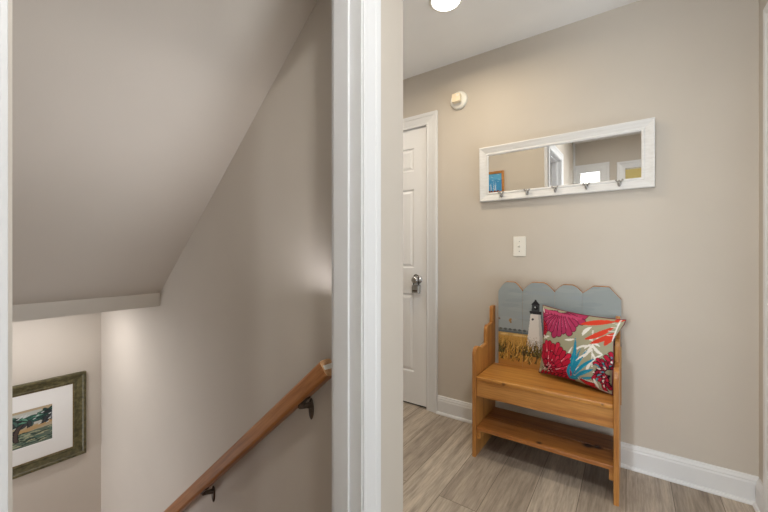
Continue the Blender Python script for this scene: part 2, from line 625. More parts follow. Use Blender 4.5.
# baseboards
baseboard('baseboard_mirror_side', (DX1 + 0.079, YM), (XR, YM), (0, -1))
baseboard('baseboard_right', (XR, RD1 + 0.093), (XR, YM - 0.02), (-1, 0))
baseboard('baseboard_hall', (-2.43, YH), (XL, YH), (0, 1))
baseboard('baseboard_left', (XL, J1 + 0.1), (XL, YH), (1, 0))
baseboard('baseboard_front', (XR, YB + 0.02), (XR, RD0 - 0.093), (-1, 0))

# ------------------------------------------------------------------ hall door (six panels)
bm = bmesh.new()
dx0, dx1, dz0, dz1 = DX0 + 0.003, DX1 - 0.004, 0.012, 2.056
box(bm, dx0, dx1, YM + 0.022, YM + 0.040, dz0, dz1)
for q in ((dx0, dx0 + 0.02, dz0, dz1), (dx1 - 0.02, dx1, dz0, dz1)):
    box(bm, q[0], q[1], YM + 0.006, YM + 0.040, q[2], q[3])
xc = [dx0, dx0 + 0.115, (dx0 + dx1) / 2 - 0.055, (dx0 + dx1) / 2 + 0.055, dx1 - 0.117, dx1]
zc = [dz0, 0.247, 0.830, 1.019, 1.605, 1.739, 1.910, dz1]
yf = YM + 0.0055
vv = [[bm.verts.new((x_, yf, z_)) for x_ in xc] for z_ in zc]
pan = []
for j in range(len(zc) - 1):
    for i in range(len(xc) - 1):
        f = bm.faces.new((vv[j][i], vv[j][i + 1], vv[j + 1][i + 1], vv[j + 1][i]))
        if i in (1, 3) and j in (1, 3, 5):
            pan.append(f)
for f in pan:
    f.normal_update()
for th, dp in ((0.010, -0.009), (0.012, 0.0), (0.022, 0.007)):
    bmesh.ops.inset_individual(bm, faces=pan, thickness=th, depth=dp)
door = struct('door_1', bm, M['door'])
KX, KZ = -1.273, 0.935
bm = bmesh.new()
lathe(bm, [(0.0325, 0.0), (0.0325, -0.004), (0.028, -0.008), (0.014, -0.012), (0.012, -0.030), (0.020, -0.036), (0.026, -0.046), (0.0265, -0.056), (0.021, -0.066), (0.008, -0.069)], (KX, YM + 0.005, KZ), 'y', 32)
struct('door_knob', bm, M['chrome'], door, smooth=True)

# ================================================================== THINGS
# ------------------------------------------------------------------ lock box hanging on the knob
lb = thing('lock_box', 'small grey metal lock box hanging by a dark shackle from the white door knob', 'lock box', (KX, YM - 0.03, 0.845))
bm = B(KX - 0.029, KX + 0.029, YM - 0.046, YM - 0.008, 0.838, 0.898, bev=0.006, seg=3)
link('lock_body', bm, M['greymetal'], lb)
bm = bmesh.new()
sh = []
for k in range(17):
    a = PI * k / 16
    sh.append((KX + 0.021 * math.cos(a), YM - 0.027, 0.950 + 0.021 * math.sin(a)))
sh = [(KX + 0.021, YM - 0.027, 0.890)] + sh + [(KX - 0.021, YM - 0.027, 0.890)]
tube(bm, sh, 0.0048, 10)
link('shackle', bm, M['bronze'], lb, smooth=True)
bm = boxes((KX - 0.020, KX + 0.020, YM - 0.0485, YM - 0.045, 0.850, 0.862))
link('code_dial', bm, M['bronze'], lb)

# ------------------------------------------------------------------ ceiling lamps
em, nt, b = new_mat('lamp_diffuser', 0.4)
b.inputs['Base Color'].default_value = (0.9, 0.9, 0.88, 1)
b.inputs['Emission Color'].default_value = (1.0, 0.98, 0.94, 1)
b.inputs['Emission Strength'].default_value = 2.2
M['lamp'] = em


def ceiling_light(loc, label, r=0.078):
    t = thing('ceiling_light', label, 'ceiling light', loc)
    bm = bmesh.new()
    lathe(bm, [(r + 0.008, 0.0), (r + 0.008, -0.004), (r + 0.004, -0.009), (r - 0.004, -0.010), (r - 0.006, -0.004), (r - 0.006, 0.0)], loc, 'z', 48)
    link('lamp_ring', bm, M['plastic'], t, smooth=True)
    bm = bmesh.new()
    lathe(bm, [(r - 0.006, -0.003), (r - 0.006, -0.008), (r - 0.020, -0.014), (r - 0.045, -0.017), (0.006, -0.018)], loc, 'z', 48)
    link('lamp_diffuser', bm, M['lamp'], t, smooth=True)
    return t


ceiling_light(HALL_LAMP, 'round flat white ceiling light lit above the hall by the door')
ceiling_light(BACK_FILL, 'added unseen ceiling fill light over the stair landing')
ceiling_light((-1.95, 1.62, 2.44), 'added unseen ceiling fill light at the far end of the hall')
ceiling_light((-2.72, 0.50, 0.827), 'round flat white ceiling light above the lower stairs', 0.06)

t = thing('stair_fill_fixture', 'small flat white fill light added unseen inside the stairwell above the handrail top', 'wall lamp', (XS, 0.855, 0.90))  # unseen fixture added to go with the stairwell fill light
link('fill_plate', B(XS - 0.010, XS, 0.822, 0.892, 0.89, 1.01, bev=0.004), M['plastic'], t)
bm = bmesh.new()
lathe(bm, [(0.030, -0.009), (0.028, -0.014), (0.010, -0.016)], (XS, 0.857, 0.95), 'x', 28)
link('fill_lens', bm, M['lamp'], t, smooth=True)

# ------------------------------------------------------------------ wall detector
dc = (-0.950, YM, 2.168)
t = thing('wall_detector', 'round white detector with a square front box high on the beige wall', 'detector', dc)
bm = bmesh.new()
lathe(bm, [(0.060, 0.0), (0.060, -0.012), (0.056, -0.019), (0.046, -0.024), (0.006, -0.025)], dc, 'y', 40)
link('detector_base', bm, M['plastic'], t, smooth=True)
bm = B(dc[0] - 0.030, dc[0] + 0.026, YM - 0.062, YM - 0.024, dc[2] - 0.026, dc[2] + 0.030, bev=0.005)
link('sensor_box', bm, M['plastic_cream'], t)
bm = B(dc[0] + 0.004, dc[0] + 0.018, YM - 0.0635, YM - 0.061, dc[2] + 0.008, dc[2] + 0.020, bev=0.001)
link('sensor_window', bm, M['plastic'], t)

# ------------------------------------------------------------------ light switch
sx, sz = -0.556, 1.170
t = thing('light_switch', 'white toggle light switch on the beige wall between mirror and bench', 'light switch', (sx, YM, sz))
link('switch_plate', B(sx - 0.0375, sx + 0.0375, YM - 0.006, YM, sz - 0.0615, sz + 0.0615, bev=0.0035), M['plastic'], t)
bm = bmesh.new()
box(bm, sx - 0.006, sx + 0.006, YM - 0.0075, YM - 0.005, sz - 0.013, sz + 0.013)
prism(bm, [(YM - 0.006, sz - 0.007), (YM - 0.017, sz + 0.004), (YM - 0.016, sz + 0.011), (YM - 0.006, sz + 0.007)], 'x', sx - 0.0045, sx + 0.0045)
link('toggle', bm, M['plastic'], t)
for dz in (0.030, -0.030):
    bm = bmesh.new()
    lathe(bm, [(0.0035, 0), (0.0032, -0.0012), (0.001, -0.0016)], (sx, YM - 0.0058, sz + dz), 'y', 12)
    link('screw', bm, M['greymetal'], t)

# ------------------------------------------------------------------ wall mirror with coat hooks
MX0, MX1, MZ0, MZ1 = -0.798, 0.105, 1.462, 1.808
TILT = math.radians(1.65)
MYAW = math.radians(-0.1)
mw, mh = MX1 - MX0, MZ1 - MZ0
mr = thing('wall_mirror', 'long white framed mirror with five coat hooks along its lower rail', 'mirror', ((MX0 + MX1) / 2, YM - 0.006, MZ0))
mr.rotation_euler = (TILT, 0, MYAW)
# frame in the mirror's own axes: x along, z up from the lower edge, -y to the room
m, nt, b = new_mat('whitewashed_wood', 0.5, 0, 0.4)
n = noise(nt, pos(nt, (3, 60, 60)), 2.0, 5)
r = ramp(nt, n.outputs[0], [(0.3, lin((216, 215, 213))), (0.6, lin((226, 226, 225)))])
nt.links.new(r.outputs[0], b.inputs['Base Color'])
bump(nt, b, n.outputs[0], 0.15, 0.001)
M['whitewash'] = m
FW = 0.055
bm = bmesh.new()
hx = mw / 2
prof = [(0.0, 0.002), (0.0, -0.012), (0.004, -0.016), (0.010, -0.017), (0.014, -0.014), (0.050, -0.026), (0.055, -0.024), (0.055, 0.002)]
sweep_frame(bm, [(-hx + FW, FW, -1, -1), (-hx + FW, mh - FW, -1, 1), (hx - FW, mh - FW, 1, 1), (hx - FW, FW, 1, -1)], prof, True, lambda a, b_, t_: (a, t_, b_))
link('mirror_frame', bm, M['whitewash'], mr, local=True)
mg, nt, b = new_mat('silvered_glass', 0.0, 1.0)
b.inputs['Base Color'].default_value = (0.93, 0.94, 0.94, 1)
M['mirror'] = mg
bm = B(-hx + FW - 0.004, hx - FW + 0.004, -0.008, 0.0, FW - 0.004, mh - FW + 0.004)
link('mirror_glass', bm, M['mirror'], mr, local=True)
for wx in (-0.657, -0.503, -0.351, -0.194, -0.044):
    hx_ = wx - (MX0 + MX1) / 2
    zc_ = 0.033
    bm = bmesh.new()
    bmesh.ops.create_uvsphere(bm, u_segments=16, v_segments=8, radius=1, matrix=Matrix.Translation((hx_, -0.0225, zc_)) @ Matrix.Diagonal((0.009, 0.005, 0.016, 1)))
    tube(bm, [(hx_, -0.022, zc_ - 0.008), (hx_, -0.040, zc_ - 0.012), (hx_, -0.050, zc_ - 0.004), (hx_, -0.052, zc_ + 0.006)], [0.004, 0.0035, 0.0035, 0.003], 8)
    ball(bm, (hx_, -0.052, zc_ + 0.010), 0.0058)
    for s_ in (-1, 1):
        tube(bm, [(hx_, -0.022, zc_ + 0.006), (hx_ + s_ * 0.007, -0.030, zc_ + 0.008), (hx_ + s_ * 0.013, -0.036, zc_ + 0.013)], [0.004, 0.0035, 0.003], 8)
        ball(bm, (hx_ + s_ * 0.014, -0.037, zc_ + 0.016), 0.0055)
    link('coat_hook', bm, M['pewter'], mr, smooth=True, local=True)

# ------------------------------------------------------------------ blue picture on the hall wall (seen in the mirror)
bp = thing('framed_picture', 'small wood framed blue picture on the beige wall seen in the mirror', 'picture', (-1.12, YH, 1.62))
bx0, bx1, bz0, bz1 = -1.24, -0.995, 1.62, 1.86
bm = bmesh.new()
sweep_frame(bm, [(bx0 + .022, bz0 + .022, -1, -1), (bx0 + .022, bz1 - .022, -1, 1), (bx1 - .022, bz1 - .022, 1, 1), (bx1 - .022, bz0 + .022, 1, -1)],
            [(0, 0), (0, 0.012), (0.016, 0.020), (0.022, 0.018), (0.022, 0)], True, lambda a, b_, t_: (a, YH + t_, b_))
link('picture_frame', bm, wood_mat('picture_oak', (206, 150, 88), (190, 132, 72), (150, 98, 50), 'x'), bp)


def painted_sheet(name, nx, nz, to3, parent, mat, painter):
    """thin sheet with a fine grid on its face; painter(u, v) returns a Painter"""
    bm = bmesh.new()
    g = [[bm.verts.new(to3(i / nx, j / nz)) for i in range(nx + 1)] for j in range(nz + 1)]
    for j in range(nz):
        for i in range(nx):
            bm.faces.new((g[j][i], g[j][i + 1], g[j + 1][i + 1], g[j + 1][i]))
    u = np.array([i / nx for j in range(nz + 1) for i in range(nx + 1)])
    v = np.array([j / nz for j in range(nz + 1) for i in range(nx + 1)])
    o = link(name, bm, mat, parent)
    painter(u, v).store(o)
    return o


def sea_picture(u, v):
    p = Painter(u, v, (70, 150, 205))
    p.fill(v > 0.7, (96, 172, 216))
    rnd = random.Random(3)
    for k in range(40):
        x_, y_ = rnd.random(), 0.25 + 0.7 * rnd.random()
        p.stroke((x_, y_), (x_ + 0.12, y_ + 0.02), 0.012, rnd.choice([(120, 190, 226), (58, 128, 190), (160, 205, 228)]))
    for x_ in (0.3, 0.38, 0.52, 0.66):
        p.stroke((x_, 0.2), (x_ + 0.02, 0.62), 0.02, (214, 224, 232), prof='taper')
    p.fill(v < 0.14, (150, 84, 48))
    for x_ in (0.2, 0.35, 0.5, 0.6):
        p.disc(x_, 0.14, 0.05, (120, 60, 40))
    p.poly([(0.62, 0.05), (0.98, 0.05), (0.9, 0.25), (0.75, 0.3)], (232, 236, 238))
    return p


M['print'] = painted_attr_mat('printed_paper', 0.55)
painted_sheet('picture_print', 60, 60, lambda u, v: (bx1 - .02 - u * (bx1 - bx0 - .04), YH + 0.006, bz0 + .02 + v * (bz1 - bz0 - .04)), bp, M['print'], sea_picture)

# ------------------------------------------------------------------ palm picture over the stairs
PYR, PYL, PZ0, PZ1 = 0.811, 0.113, -0.270, 0.302
pp = thing('framed_picture', 'palm tree print with wide white mat in an olive green frame over the stairs', 'picture', (XP, (PYR + PYL) / 2, PZ0))
m, nt, b = new_mat('olive_frame', 0.45, 0, 0.4)
n = noise(nt, pos(nt, (40, 14, 14)), 3.0, 5)
r = ramp(nt, n.outputs[0], [(0.3, lin((56, 52, 32))), (0.55, lin((88, 82, 54))), (0.75, lin((114, 108, 76)))])
nt.links.new(r.outputs[0], b.inputs['Base Color'])
bump(nt, b, n.outputs[0], 0.2, 0.001)
M['olive'] = m
bm = bmesh.new()
fw = 0.066
rect = [(PYL + fw, PZ0 + fw, -1, -1), (PYL + fw, PZ1 - fw, -1, 1), (PYR - fw, PZ1 - fw, 1, 1), (PYR - fw, PZ0 + fw, 1, -1)]
sweep_frame(bm, rect, [(0, 0.0), (0, 0.010), (0.008, 0.013), (0.014, 0.011), (0.044, 0.020), (0.050, 0.027), (0.062, 0.028), (0.066, 0.022), (0.066, 0)], True,
            lambda a, b_, t_: (XP + t_, a, b_))
link('picture_frame', bm, M['olive'], pp)
bm = bmesh.new()
sweep_frame(bm, rect, [(-0.004, 0.004), (-0.004, 0.0085), (-0.001, 0.010), (0.002, 0.010), (0.002, 0.004)], True, lambda a, b_, t_: (XP + t_, a, b_))
link('gold_fillet', bm, metal_mat('dull_gold', (120, 100, 62), 0.5), pp)
QR, QL, QZ0, QZ1 = 0.637, 0.287, -0.099, 0.130
bm = bmesh.new()
sweep_frame(bm, [(QL, QZ0, -1, -1), (QL, QZ1, -1, 1), (QR, QZ1, 1, 1), (QR, QZ0, 1, -1)],
            [(0, 0.003), (0.002, 0.006), (0.111, 0.006), (0.111, 0.003)], True, lambda a, b_, t_: (XP + t_, a, b_))
link('mat_board', bm, paint_mat('white_mat_board', (226, 225, 222), 0.7, 0.1), pp)


def palm_print(u, v):
    # u left to right, v upwards
    p = Painter(u, v, (166, 152, 126))
    rnd = random.Random(11)
    p.fill((v > 0.55) & (u < 0.85), (176, 178, 170))
    p.fill(v > 0.92, (172, 154, 124))
    p.stroke((0.55, 0.40), (1.02, 0.56), 0.05, (170, 142, 102), prof='bar')
    p.stroke((0.10, 0.44), (0.6, 0.42), 0.06, (172, 144, 100), prof='bar')
    p.fill(v < 0.34 + 0.08 * u, (92, 104, 92))
    for k in range(150):
        x_, y_ = rnd.uniform(-0.1, 1), rnd.uniform(0, 0.32)
        p.stroke((x_, y_ + 0.06 * x_), (x_ + rnd.uniform(0.08, 0.2), y_ + 0.06 * x_ + rnd.uniform(-0.02, 0.04)), 0.013,
                 rnd.choice([(44, 60, 54), (134, 146, 122), (70, 96, 86), (52, 62, 50), (160, 160, 130)]), bend=0.15)
    # leaning trunks
    for a, b_, w_ in (((0.36, 0.28), (0.86, 0.72), 0.022), ((0.52, 0.22), (0.60, 0.66), 0.024), ((0.18, 0.2), (0.40, 0.74), 0.024), ((0.02, 0.25), (0.12, 0.7), 0.02)):
        p.stroke(a, b_, w_, (74, 62, 58), bend=0.08, prof='bar', out=(34, 32, 34), ow=0.012)
    # crowns of fronds
    for cx_, cy_ in ((0.86, 0.74), (0.62, 0.72), (0.42, 0.78), (0.12, 0.74), (0.98, 0.82)):
        for k in range(16):
            a = rnd.uniform(-0.6, PI + 0.6)
            L = rnd.uniform(0.16, 0.30)
            p.stroke((cx_, cy_), (cx_ + L * math.cos(a) * 0.9, cy_ + L * math.sin(a) * 0.62 - 0.05), 0.030,
                     rnd.choice([(50, 92, 80), (70, 120, 104), (36, 62, 58), (92, 138, 118), (40, 44, 46)]), bend=rnd.uniform(-0.25, 0.25), out=(30, 38, 38), ow=0.008)
        for k in range(5):
            a = rnd.uniform(-2.2, -0.9)
            p.stroke((cx_, cy_), (cx_ + 0.2 * math.cos(a), cy_ + 0.22 * math.sin(a)), 0.022, rnd.choice([(58, 60, 62), (120, 124, 126), (70, 96, 90)]), bend=0.2, out=(36, 36, 40), ow=0.008)
    for k in range(14):
        x_, y_ = rnd.uniform(0.45, 0.95), rnd.uniform(0.5, 0.85)
        p.stroke((x_, y_), (x_ + 0.05, y_ + 0.03), 0.010, (196, 202, 202))
    return p


painted_sheet('picture_print', 150, 100, lambda u, v: (XP + 0.0035, QL - 0.004 + u * (QR - QL + 0.008), QZ0 - 0.004 + v * (QZ1 - QZ0 + 0.008)), pp, M['print'], palm_print)
struct_back = B(XP, XP + 0.003, PYL + 0.02, PYR - 0.02, PZ0 + 0.02, PZ1 - 0.02)
link('backing_board', struct_back, M['black'], pp)

# ------------------------------------------------------------------ handrail on the stair wall
hr = thing('handrail', 'honey brown wooden handrail sloping down the stair wall on dark brackets', 'handrail', (-1.6, YR, 0.0))
e1 = Vector((-0.818, 0.846, 0.747))
slope = 0.860
dirv = Vector((-1, 0, -slope)).normalized()
up = Vector((-slope, 0, 1)).normalized()
side = Vector((0, 1, 0))
LEN = 2.55
# rounded rail section (side, up)
hw, hh, rc = 0.026, 0.029, 0.012
sec = []
for cx_, cz_, a0 in ((hw - rc, hh - rc, 0), (-hw + rc, hh - rc, 1), (-hw + rc, -hh + rc, 2), (hw - rc, -hh + rc, 3)):
    for k in range(5):
        a = PI / 2 * (a0 + k / 4)
        sec.append((cx_ + rc * math.cos(a), cz_ + rc * math.sin(a)))
bm = bmesh.new()
r0 = [bm.verts.new((0, a, c)) for a, c in sec]
r1 = [bm.verts.new((-LEN, a, c)) for a, c in sec]
f0 = bm.faces.new(r0[::-1])
f1 = bm.faces.new(r1)
for k in range(len(sec)):
    bm.faces.new((r0[k], r0[(k + 1) % len(sec)], r1[(k + 1) % len(sec)], r1[k]))
f0.material_index = 1
f1.material_index = 1
rail = link('rail', bm, [M['oak_rail'], M['endgrain']], hr, local=True)
rail.location = e1 - hr.location
rail.rotation_euler = (0, -math.atan(slope), 0)
# white paper sticker left on the sawn end
bm = bmesh.new()
q = [(-0.020, -0.004), (0.020, -0.008), (0.020, 0.010), (-0.020, 0.011)]
lo = [bm.verts.new((0.0002, a, c)) for a, c in q]
hi = [bm.verts.new((0.0009, a, c)) for a, c in q]
bm.faces.new(lo)
bm.faces.new(hi)
for k in range(4):
    bm.faces.new((lo[k], lo[(k + 1) % 4], hi[(k + 1) % 4], hi[k]))
stk = link('paper_sticker', bm, M['plastic'], rail, local=True)


def bracket(xw, zw):
    """wall plate at (xw, YR, zw) with an arm curving out and up under the rail"""
    bm = bmesh.new()
    bmesh.ops.create_uvsphere(bm, u_segments=16, v_segments=10, radius=1, matrix=Matrix.Translation((xw, YR - 0.003, zw - 0.004)) @ Matrix.Diagonal((0.013, 0.006, 0.040, 1)))
    pl = link('bracket', bm, M['bronze'], hr, smooth=True)
    bm = bmesh.new()
    t_ = ((xw - e1.x) / dirv.x)
    under = e1 + dirv * t_ - up * (hh + 0.003)
    tube(bm, [(xw, YR - 0.004, zw + 0.010), (xw - 0.004, YR - 0.022, zw + 0.014), (xw - 0.012, YR - 0.045, zw + 0.016), (under.x - 0.008, under.y, under.z - 0.014), (under.x - 0.008, under.y, under.z - 0.004)],
         [0.012, 0.010, 0.009, 0.009, 0.010], 10)
    c = under - dirv * 0.002
    vs_ = []
    for lz in (0.001, 0.005):
        vs_.append([bm.verts.new(c + dirv * a + side * d + up * (lz - 0.002)) for a, d in ((-0.026, -0.009), (0.030, -0.009), (0.030, 0.009), (-0.026, 0.009))])
    bm.faces.new(vs_[0][::-1])
    bm.faces.new(vs_[1])
    for k in range(4):
        bm.faces.new((vs_[0][k], vs_[0][(k + 1) % 4], vs_[1][(k + 1) % 4], vs_[1][k]))
    link('bracket_arm', bm, M['bronze'], pl, smooth=False)


bracket(-0.955, 0.560)
bracket(-1.622, -0.014)
bracket(-2.45, -0.728)

# ------------------------------------------------------------------ pine bench with painted back
BX0, BX1, BYF, BYB = -0.716, -0.038, 1.872, 2.222
bench = thing('bench', 'honey pine bench with a lighthouse painted on its picket back under the mirror', 'bench', ((BX0 + BX1) / 2, (BYF + BYB) / 2, 0))
TH = 0.021


def arc(cx_, cy_, r_, a0, a1, n=5):
    return [(cx_ + r_ * math.cos(math.radians(a0 + (a1 - a0) * k / n)), cy_ + r_ * math.sin(math.radians(a0 + (a1 - a0) * k / n))) for k in range(n + 1)]


def side_outline():
    p = [(BYB, 0.0), (BYB, 0.800)]
    p += arc(2.180, 0.785, 0.015, 90, 180)
    p += [(2.165, 0.700)]
    p += arc(2.090, 0.668, 0.030, 60, 180)
    p += [(2.060, 0.592)]
    p += [(2.020, 0.588)] + [(1.985, 0.583)]
    p += arc(1.912, 0.566, 0.040, 70, 180)
    p += [(BYF, 0.0)]
    return p[::-1]


for x0 in (BX0, BX1 - TH):
    bm = bmesh.new()
    prism(bm, side_outline(), 'x', x0, x0 + TH, bev=0.003)
    link('side_panel', bm, M['pine_z'], bench)
ix0, ix1 = BX0 + TH, BX1 - TH
SEATZ = 0.447
seat_m = wood_mat('seat_pine', (202, 147, 76), (188, 129, 61), (158, 98, 45), 'x', 0.33,
                  knots=[(-0.545 + 0.377, 1.868 - 2.047, 0.434, 0.015), (-0.10 + 0.377, 1.870 - 2.047, 0.437, 0.010)])
bm = B(ix0, ix1, BYF + 0.004, 2.186, SEATZ - 0.024, SEATZ, bev=0.006, seg=3)
link('seat', bm, seat_m, bench)
bm = B(ix0, ix1, BYF + 0.012, BYF + 0.032, 0.335, SEATZ - 0.024, bev=0.002)
link('seat_apron', bm, M['pine_x'], bench)
shelf_m = wood_mat('shelf_pine', (184, 127, 67), (166, 107, 53), (130, 78, 37), 'x', 0.35,
                   knots=[(-0.375 + 0.377, 1.905 - 2.047, 0.160, 0.020), (-0.17 + 0.377, 2.02 - 2.047, 0.165, 0.035), (-0.13 + 0.377, 2.03 - 2.047, 0.165, 0.03)])
bm = boxes()
box(bm, ix0, ix1, BYF + 0.012, 2.040, 0.145, 0.165, 0.003)
box(bm, ix0, ix1, 2.043, 2.200, 0.145, 0.165, 0.003)
link('shelf', bm, shelf_m, bench)
for x0, x1 in ((ix0, ix0 + 0.018), (ix1 - 0.018, ix1)):
    link('shelf_cleat', B(x0, x1, BYF + 0.022, 2.18, 0.095, 0.145, bev=0.002), M['pine_x'], bench)
    link('seat_cleat', B(x0, x1, BYF + 0.034, 2.17, 0.385, SEATZ - 0.024, bev=0.002), M['pine_x'], bench)

# painted pickets
M['pine_edge'] = M['pine_z']
M['painted'] = painted_attr_mat('painted_picket', 0.55)
PYF, PYBk = 2.188, 2.208
EDG = [-0.667, -0.523, -0.348, -0.212, -0.034]
TOPS = [0.951, 0.955, 0.949, 0.948]
SHO = [0.893, 0.902, 0.908, 0.890]
LOWR = [0.899, 0.905, 0.912, 0.884]


def picket_top(k, s):
    """height of picket k at s in 0..1 across it"""
    a, b_, t_ = SHO[k], LOWR[k], TOPS[k]
    if k == 3:                                    # clipped corners
        w_ = 0.30
        if s < w_:
            return a + 0.018 + (t_ - a - 0.018) * min(1, s / w_)
        if s > 1 - w_:
            return b_ + (t_ - b_) * min(1, (1 - s) / w_)
        return t_
    lo_ = a if s < 0.5 else b_
    e = abs(2 * s - 1)
    f = (1 - min(1, max(0, (e - 0.30) / 0.70)) ** 1.6)
    return lo_ + (t_ - lo_) * f


def lighthouse(x, z):
    p = Painter(x, z, (148, 155, 155))
    rnd = random.Random(5)
    for k in range(40):
        x_, z_ = rnd.uniform(-0.68, -0.05), rnd.uniform(0.67, 0.95)
        p.stroke((x_, z_), (x_ + 0.12, z_ + rnd.uniform(-.01, .01)), 0.012, rnd.choice([(143, 151, 152), (152, 158, 158), (146, 154, 157)]))
    # far shore, water, dune
    p.fill(z < 0.668, (116, 124, 126))
    p.fill(z < 0.655, (88, 98, 104))
    for k in range(8):
        x_ = -0.66 + k * 0.028
        p.stroke((x_, 0.664), (x_ + 0.016, 0.664), 0.007, rnd.choice([(92, 92, 84), (84, 88, 88)]))
    p.fill(z < 0.644, (182, 150, 92))
    p.fill(z < 0.625, (184, 142, 72))
    for k in range(12):
        x_ = rnd.uniform(-0.66, -0.35)
        p.stroke((x_, 0.632), (x_ + 0.05, 0.634), 0.005, (214, 182, 120))
    p.fill(z < 0.53, (178, 124, 60))
    # birds
    p.stroke((-0.600, 0.712), (-0.590, 0.730), 0.0075, (160, 124, 78))
    p.stroke((-0.597, 0.706), (-0.586, 0.710), 0.004, (140, 104, 62))
    p.stroke((-0.668, 0.728), (-0.655, 0.722), 0.005, (120, 88, 60))
    # tower
    p.poly([(-0.505, 0.540), (-0.402, 0.540), (-0.424, 0.775), (-0.477, 0.775)], (222, 217, 210))
    p.poly([(-0.425, 0.540), (-0.402, 0.540), (-0.424, 0.775), (-0.436, 0.775)], (196, 192, 188))
    p.poly([(-0.402, 0.560), (-0.392, 0.560), (-0.418, 0.775), (-0.424, 0.775)], (98, 112, 122))
    p.poly([(-0.482, 0.770), (-0.419, 0.770), (-0.417, 0.787), (-0.484, 0.787)], (40, 40, 42))
    p.poly([(-0.473, 0.785), (-0.428, 0.785), (-0.430, 0.828), (-0.470, 0.828)], (58, 60, 64))
    p.disc(-0.449, 0.806, 0.011, (20, 20, 22))
    p.disc(-0.453, 0.810, 0.004, (210, 214, 216))
    p.poly([(-0.476, 0.825), (-0.425, 0.825), (-0.445, 0.848), (-0.455, 0.848)], (34, 34, 38))
    p.disc(-0.450, 0.850, 0.0055, (34, 34, 38))
    p.stroke((-0.470, 0.735), (-0.462, 0.742), 0.006, (60, 62, 64))
    # dune grass
    cols = [(72, 58, 30), (54, 48, 28), (158, 118, 44), (214, 176, 96), (120, 92, 40), (90, 76, 40), (186, 140, 60), (176, 132, 62)]
    for k in range(300):
        x_ = rnd.uniform(-0.665, -0.30)
        z_ = rnd.uniform(0.47, 0.56)
        L = rnd.uniform(0.04, 0.10)
        p.stroke((x_, z_), (x_ + rnd.uniform(-0.035, 0.035), z_ + L), 0.0032, rnd.choice(cols), bend=rnd.uniform(-.12, .12), prof='taper', n=16)
    for cx_ in (-0.655, -0.640, -0.520, -0.49, -0.455, -0.43, -0.41):
        for k in range(9):
            p.stroke((cx_ + rnd.uniform(-.012, .012), 0.52), (cx_ + rnd.uniform(-.05, .05), rnd.uniform(0.58, 0.64)), 0.0035, rnd.choice(cols[:2] + [(110, 100, 50)]), bend=rnd.uniform(-.1, .1), prof='taper', n=16)
    return p


for k in range(4):
    a, b_ = EDG[k] + 0.0004, EDG[k + 1] - 0.0004
    nx, nz = int((b_ - a) / 0.0022), 230
    z0 = 0.340
    bm = bmesh.new()
    gx, gz, G, Bk = [], [], [], []
    inset = 0.004
    for i in range(nx + 1):
        s = i / nx
        xx = a + (b_ - a) * s
        tp = picket_top(k, s)
        G.append([])
        for j in range(nz + 1):
            zz = z0 + (tp - z0) * j / nz
            G[-1].append(bm.verts.new((xx, PYF, zz)))
            gx.append(xx)
            gz.append(zz)
    for i in range(nx):
        for j in range(nz):
            bm.faces.new((G[i][j], G[i + 1][j], G[i + 1][j + 1], G[i][j + 1]))
    # rounded wooden edge and back
    mid = [bm.verts.new((a + (b_ - a) * i / nx, (PYF + PYBk) / 2, picket_top(k, i / nx) + 0.004)) for i in range(nx + 1)]
    bt = [bm.verts.new((a + (b_ - a) * i / nx, PYBk, picket_top(k, i / nx) + 0.002)) for i in range(nx + 1)]
    bb = [bm.verts.new((a + (b_ - a) * i / nx, PYBk, z0)) for i in range(nx + 1)]
    for i in range(nx):
        for q in ((G[i][nz], G[i + 1][nz], mid[i + 1], mid[i]), (mid[i], mid[i + 1], bt[i + 1], bt[i]), (bt[i], bt[i + 1], bb[i + 1], bb[i]), (bb[i], bb[i + 1], G[i + 1][0], G[i][0])):
            bm.faces.new(q).material_index = 1
    for i in (0, nx):
        bm.faces.new([G[i][j] for j in range(nz + 1)] + [mid[i], bt[i], bb[i]]).material_index = 1
    o = link('back_picket', bm, [M['painted'], M['pine_z']], bench)
    lighthouse(np.array(gx), np.array(gz)).store(o)

# ------------------------------------------------------------------ throw pillow
pil = thing('throw_pillow', 'square throw pillow printed with red and pink flowers and teal leaves on the bench', 'pillow', (-0.23, 2.06, SEATZ))
N = 150
BL, BR_, TL, TR = (Vector(p) for p in ((-0.418, 2.118, 0.456), (-0.066, 1.995, 0.450), (-0.404, 2.150, 0.832), (-0.014, 2.085, 0.800)))


